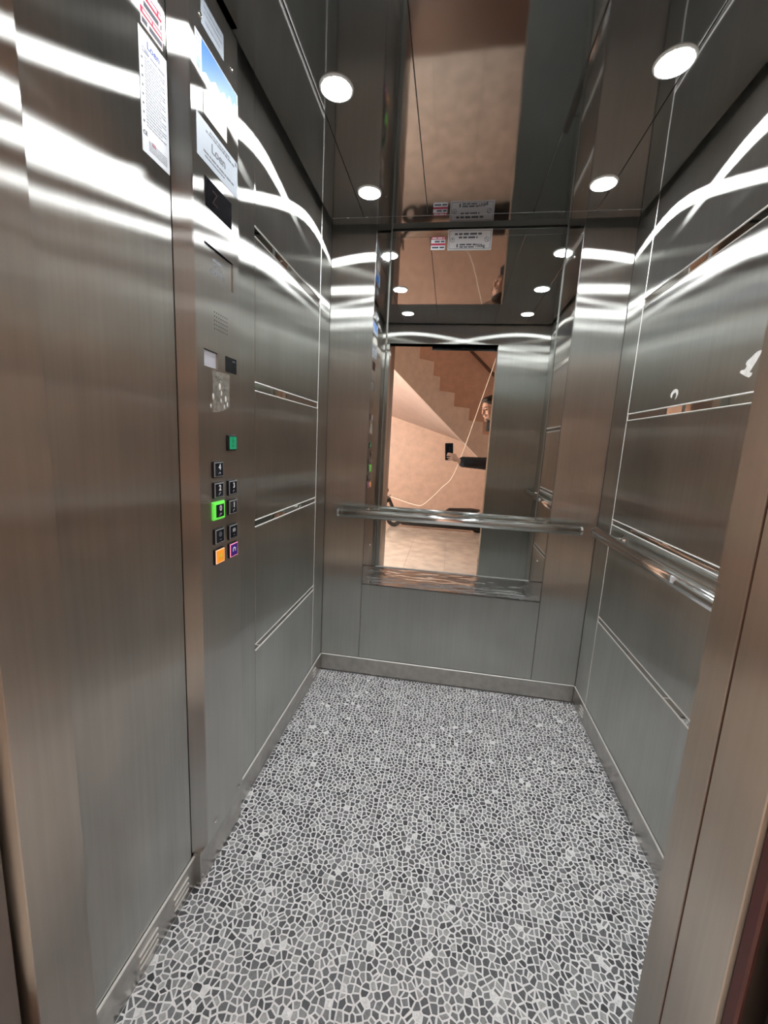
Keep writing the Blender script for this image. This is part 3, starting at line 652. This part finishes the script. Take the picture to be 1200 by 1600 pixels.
bm = bmesh.new(); add_tube(bm, [(-.25, -1.86, .43), (-.262, -1.86, .52)], .005, 8); ms = bm_obj('mirror_stalk', bm, 'scooter_black', sk)
bm = bmesh.new(); add_ball(bm, (-.25, -1.86, .555), (.030, .012, .040)); bm_obj('rear_mirror', bm, 'scooter_black', ms, smooth=True)
def spline(pts, n=8):
    pts = [Vector(p) for p in pts]; out = []
    for i in range(len(pts) - 1):
        a, b, c, d = pts[max(i - 1, 0)], pts[i], pts[i + 1], pts[min(i + 2, len(pts) - 1)]
        for k in range(n):
            t = k / n; out.append(.5 * ((2 * b) + (c - a) * t + (2 * a - 5 * b + 4 * c - d) * t * t + (3 * b - a - 3 * c + d) * t ** 3))
    return out + [pts[-1]]
bm = bmesh.new(); add_tube(bm, spline([(1.16, -.80, 2.75), (1.047, -1.0, 2.243), (.957, -1.15, 1.881), (.702, -1.5, .918), (.535, -1.6, .669), (.312, -1.7, .42), (.194, -1.75, .386), (-.048, -1.85, .428), (-.22, -1.95, .46)]), .0055, 8)
o = bm_obj('charging_cable', bm, 'cable_white', smooth=True); tag(o, 'white charging cable hanging across the lobby down to the black scooter', 'cable')

# ------------------------------------------------------------------ phone
ph = thing('phone', 'black smartphone held up in front of the mirror', 'phone', (.597, -.016, 1.09))
Rp = Matrix(((R_.x, -F_.x, U_.x), (R_.y, -F_.y, U_.y), (R_.z, -F_.z, U_.z)))
def tilt(o, c):
    me = o.data; L0 = WL[o.name]; c = Vector(c)
    for v in me.vertices: v.co = Rp @ (v.co + L0 - c) + c - L0
pc = Vector((.601, -.016, 1.1745))
Rp3 = Matrix((R_, -F_, U_)).transposed()
def pbox(name, x, y, z, m, parent, bev):
    bm = bmesh.new(); add_box(bm, x, y, z)
    if bev: bmesh.ops.bevel(bm, geom=bm.edges[:], offset=bev, segments=2, affect='EDGES')
    for v in bm.verts: v.co = pc + Rp3 @ v.co
    return bm_obj(name, bm, m, parent)
# local axes: x right, y towards the man, z up
pbox('case', (-.038, .038), (-.004, .004), (-.082, .082), 'phone_black', ph, .003)
pbox('screen', (-.035, .035), (.004, .0045), (-.078, .078), 'phone_glass', ph, 0)
bm = bmesh.new()
for dz in (.042, .020):
    c = pc + Rp3 @ Vector((.006 - .0, -.0045, dz)); add_ball(bm, c, (.006, .0012, .006), 12, 6)
o = bm_obj('camera_lenses', bm, 'phone_glass', ph)

# ------------------------------------------------------------------ the man
man = thing('person', 'man in black padded jacket holding up a phone outside the lift', 'person', (1.25, -.47, 0))
fwd = Vector((-.72, .69, 0)).normalized(); rt = Vector((fwd.y, -fwd.x, 0))     # his facing and his right
base = Vector((1.25, -.47, 0))
def bp_(r, f, z): return base + rt * r + fwd * f + Vector((0, 0, z))
def skin_mesh(chains, sub=1):
    """chains: lists of (point, radius); points shared by key are merged; grown with a Skin modifier"""
    verts, rad, edges, key = [], [], [], {}
    for ch in chains:
        prev = None
        for p, r in ch:
            k = tuple(round(c, 4) for c in p)
            if k not in key: key[k] = len(verts); verts.append(Vector(p)); rad.append(r)
            i = key[k]
            if prev is not None and prev != i: edges.append((prev, i))
            prev = i
    me = bpy.data.meshes.new('sk'); me.from_pydata(verts, edges, []); o = bpy.data.objects.new('sk', me); COL.objects.link(o)
    o.modifiers.new('s', 'SKIN'); sv = me.skin_vertices[0].data
    for i, r in enumerate(rad): sv[i].radius = (r, r) if not isinstance(r, tuple) else r
    sv[0].use_root = True
    m = o.modifiers.new('u', 'SUBSURF'); m.levels = sub; m.render_levels = sub
    bpy.context.view_layer.update()
    out = bpy.data.meshes.new_from_object(o.evaluated_get(bpy.context.evaluated_depsgraph_get())); bpy.data.objects.remove(o, do_unlink=True); return out
def remesh(me, vox, smooth=4):
    o = bpy.data.objects.new('rm', me); COL.objects.link(o); m = o.modifiers.new('r', 'REMESH'); m.mode = 'VOXEL'; m.voxel_size = vox
    s = o.modifiers.new('s', 'SMOOTH'); s.iterations = smooth; s.factor = .4
    bpy.context.view_layer.update(); out = bpy.data.meshes.new_from_object(o.evaluated_get(bpy.context.evaluated_depsgraph_get())); bpy.data.objects.remove(o, do_unlink=True)
    for p in out.polygons: p.use_smooth = True
    return out
pel = bp_(0, 0, .95); chest = Vector((1.185, -.455, 1.30)); neck = Vector((1.045, -.43, 1.47)); belly = bp_(0, 0, 1.10)
hc = Vector((.985, -.395, 1.618))                       # centre of the head
rs, re, rw = Vector((1.29, -.31, 1.40)), Vector((1.02, -.20, 1.075)), Vector((.705, -.055, 1.085))
ls, le, lw = Vector((1.09, -.60, 1.40)), bp_(-.17, -.12, 1.14), bp_(-.10, .03, .97)
palm = Vector((.662, -.034, 1.120))
fing = []
for k in range(4):
    z0 = 1.150 - .019 * k; r = .0085 - .0006 * k
    kn = Vector((.650, -.022, z0)); ln = [.92, 1.0, .95, .78][k]
    fing.append([(palm, .020), (kn, .011), (Vector((.640, -.002, z0 + .006)), r), (Vector((.640 - .035 * ln, .004, z0 + .010)), r * .95), (Vector((.640 - .066 * ln, .002, z0 + .010)), r * .8)])
thumb = [(palm, .020), (Vector((.652, -.040, 1.135)), .013), (Vector((.634, -.036, 1.158)), .0105), (Vector((.612, -.031, 1.178)), .009)]
chains = [[(pel, .15), (belly, .14), (chest, .165), (neck, .058), (hc - Vector((0, 0, .06)), .055)],
          [(chest, .165), (rs, .075), (re, .05), (rw, .029), (palm, .020)], [(chest, .165), (ls, .075), (le, .05), (lw, .03), (lw + Vector((0, 0, -.07)) + fwd * .01, .03), (lw + Vector((0, 0, -.15)) + fwd * .03, .014)],
          [(pel, .15), (bp_(.10, 0, .85), .085), (bp_(.11, .02, .50), .058), (bp_(.11, 0, .09), .04), (bp_(.12, .15, .04), .035)],
          [(pel, .15), (bp_(-.10, 0, .85), .085), (bp_(-.11, .02, .50), .058), (bp_(-.11, 0, .09), .04), (bp_(-.12, .15, .04), .035)]] + fing + [thumb]
bm = bmesh.new()
me = skin_mesh(chains[:5], 2); bm.from_mesh(me)
for ch in chains[5:]: bm.from_mesh(skin_mesh([ch], 1))
add_ball(bm, palm + Vector((-.004, .004, .002)), (.022, .020, .040), 12, 8)
# head: skull, jaw, nose, brow, ears
hf = Vector((-.86, .51, 0)).normalized(); hrt = Vector((hf.y, -hf.x, 0)); Hr = Matrix((hrt, hf, Vector((0, 0, 1)))).transposed()
Hr = Hr @ Matrix.Rotation(-.20, 3, 'X')
def hp(r, f, z): return hc + Hr @ Vector((r, f, z))
add_ball(bm, hp(0, -.012, .028), (.076, .098, .092), 20, 14, Hr); add_ball(bm, hp(0, .012, -.040), (.060, .076, .082), 18, 12, Hr); add_ball(bm, hp(0, .050, -.098), (.030, .028, .024), 12, 8, Hr)
add_ball(bm, hp(0, .062, .020), (.058, .030, .030), 14, 8, Hr)
add_tube(bm, [hp(0, .084, .020), hp(0, .100, -.012), hp(0, .106, -.026), hp(0, .090, -.036)], [.008, .012, .015, .010], 10)
for s in (-1, 1):
    add_ball(bm, hp(s * .077, -.006, -.012), (.010, .020, .034), 10, 8, Hr); add_ball(bm, hp(s * .038, .066, -.028), (.020, .016, .018), 10, 8, Hr)
add_ball(bm, hp(0, .086, -.060), (.026, .012, .009), 10, 6, Hr)
me = bpy.data.meshes.new('b'); bm.to_mesh(me); bm.free(); me = remesh(me, .0058, 3)
me.materials.clear(); me.materials.append(MATS['skin']); me.name = 'body'
for v in me.vertices: v.co -= base
link(bpy.data.objects.new('body', me), man, base)
def shell(name, meshes, m, vox=.012, smooth=4):
    bm = bmesh.new()
    for q in meshes: bm.from_mesh(q)
    me = bpy.data.meshes.new(name); bm.to_mesh(me); bm.free(); me = remesh(me, vox, smooth); me.materials.clear(); me.materials.append(MATS[m])
    for v in me.vertices: v.co -= base
    return link(bpy.data.objects.new(name, me), man, base)
def bmm(f):
    bm = bmesh.new(); f(bm); me = bpy.data.meshes.new('q'); bm.to_mesh(me); bm.free(); return me
cuff = rw + (re - rw) * .05
def puff(bm):      # quilted sleeve rings
    for k in range(1, 8):
        t = k / 8; p = rw + (re - rw) * t; add_ball(bm, p, .052 + .014 * t, 14, 9)
    for k in range(6):
        t = k / 6; p = re + (rs - re) * t; add_ball(bm, p, .068 + .018 * t, 14, 9)
jk = shell('jacket', [skin_mesh([[(bp_(0, 0, .86), .17), (pel, .18), (belly, .185), (chest, .20), (Vector((1.09, -.44, 1.43)), .085)], [(chest, .20), (rs, .098), (re, .070), (cuff, .048)], [(chest, .20), (ls, .098), (le, .068), (lw, .05)]], 2), bmm(puff)], 'jacket', .011, 3)
bm = bmesh.new(); lathe(bm, [(.090, 1.40), (.086, 1.50), (.072, 1.520), (.060, 1.44)], (neck.x, neck.y, 0), 'z', 20); bm_obj('collar', bm, 'trousers', jk)
shell('trousers', [skin_mesh([[(bp_(0, 0, .97), .165), (pel, .16), (bp_(.10, 0, .80), .100), (bp_(.11, .02, .50), .078), (bp_(.11, 0, .10), .062)], [(pel, .16), (bp_(-.10, 0, .80), .100), (bp_(-.11, .02, .50), .078), (bp_(-.11, 0, .10), .062)]], 2)], 'trousers', .012, 3)
for s in (-1, 1):
    a_ = bp_(s * .115, -.06, .045); b__ = bp_(s * .125, .20, .032); bm = bmesh.new(); add_tube(bm, [a_ - fwd * .02, a_, (a_ + b__) / 2, b__, b__ + fwd * .03], [.025, .044, .044, .038, .018], 12)
    for v in bm.verts: v.co.z = max(.001, v.co.z)
    bm_obj('shoe', bm, 'shoe', man, smooth=True)
def hairf(bm):
    add_ball(bm, hp(0, -.022, .052), (.082, .100, .084), 20, 12, Hr); add_ball(bm, hp(0, .030, .096), (.062, .055, .030), 14, 8, Hr); add_ball(bm, hp(0, -.065, .0), (.066, .050, .070), 14, 8, Hr)
shell('hair', [bmm(hairf)], 'hair', .006, 2)
def beard(bm):
    add_ball(bm, hp(0, .052, -.102), (.034, .034, .026), 12, 8, Hr)
    for s in (-1, 1): add_ball(bm, hp(s * .040, .030, -.085), (.022, .036, .030), 10, 8, Hr); add_ball(bm, hp(s * .016, .092, -.0485), (.018, .009, .006), 10, 6, Hr)
shell('beard', [bmm(beard)], 'stubble', .0045, 2)
for s in (-1, 1):
    bm = bmesh.new(); add_ball(bm, hp(s * .031, .080, .004), (.013, .008, .006), 10, 6, Hr); bm_obj('eye', bm, 'eye_dark', man, smooth=True)
    bm = bmesh.new(); add_tube(bm, [hp(s * .014, .093, .022), hp(s * .032, .089, .027), hp(s * .048, .074, .022)], [.004, .005, .003], 8); bm_obj('eyebrow', bm, 'hair', man)
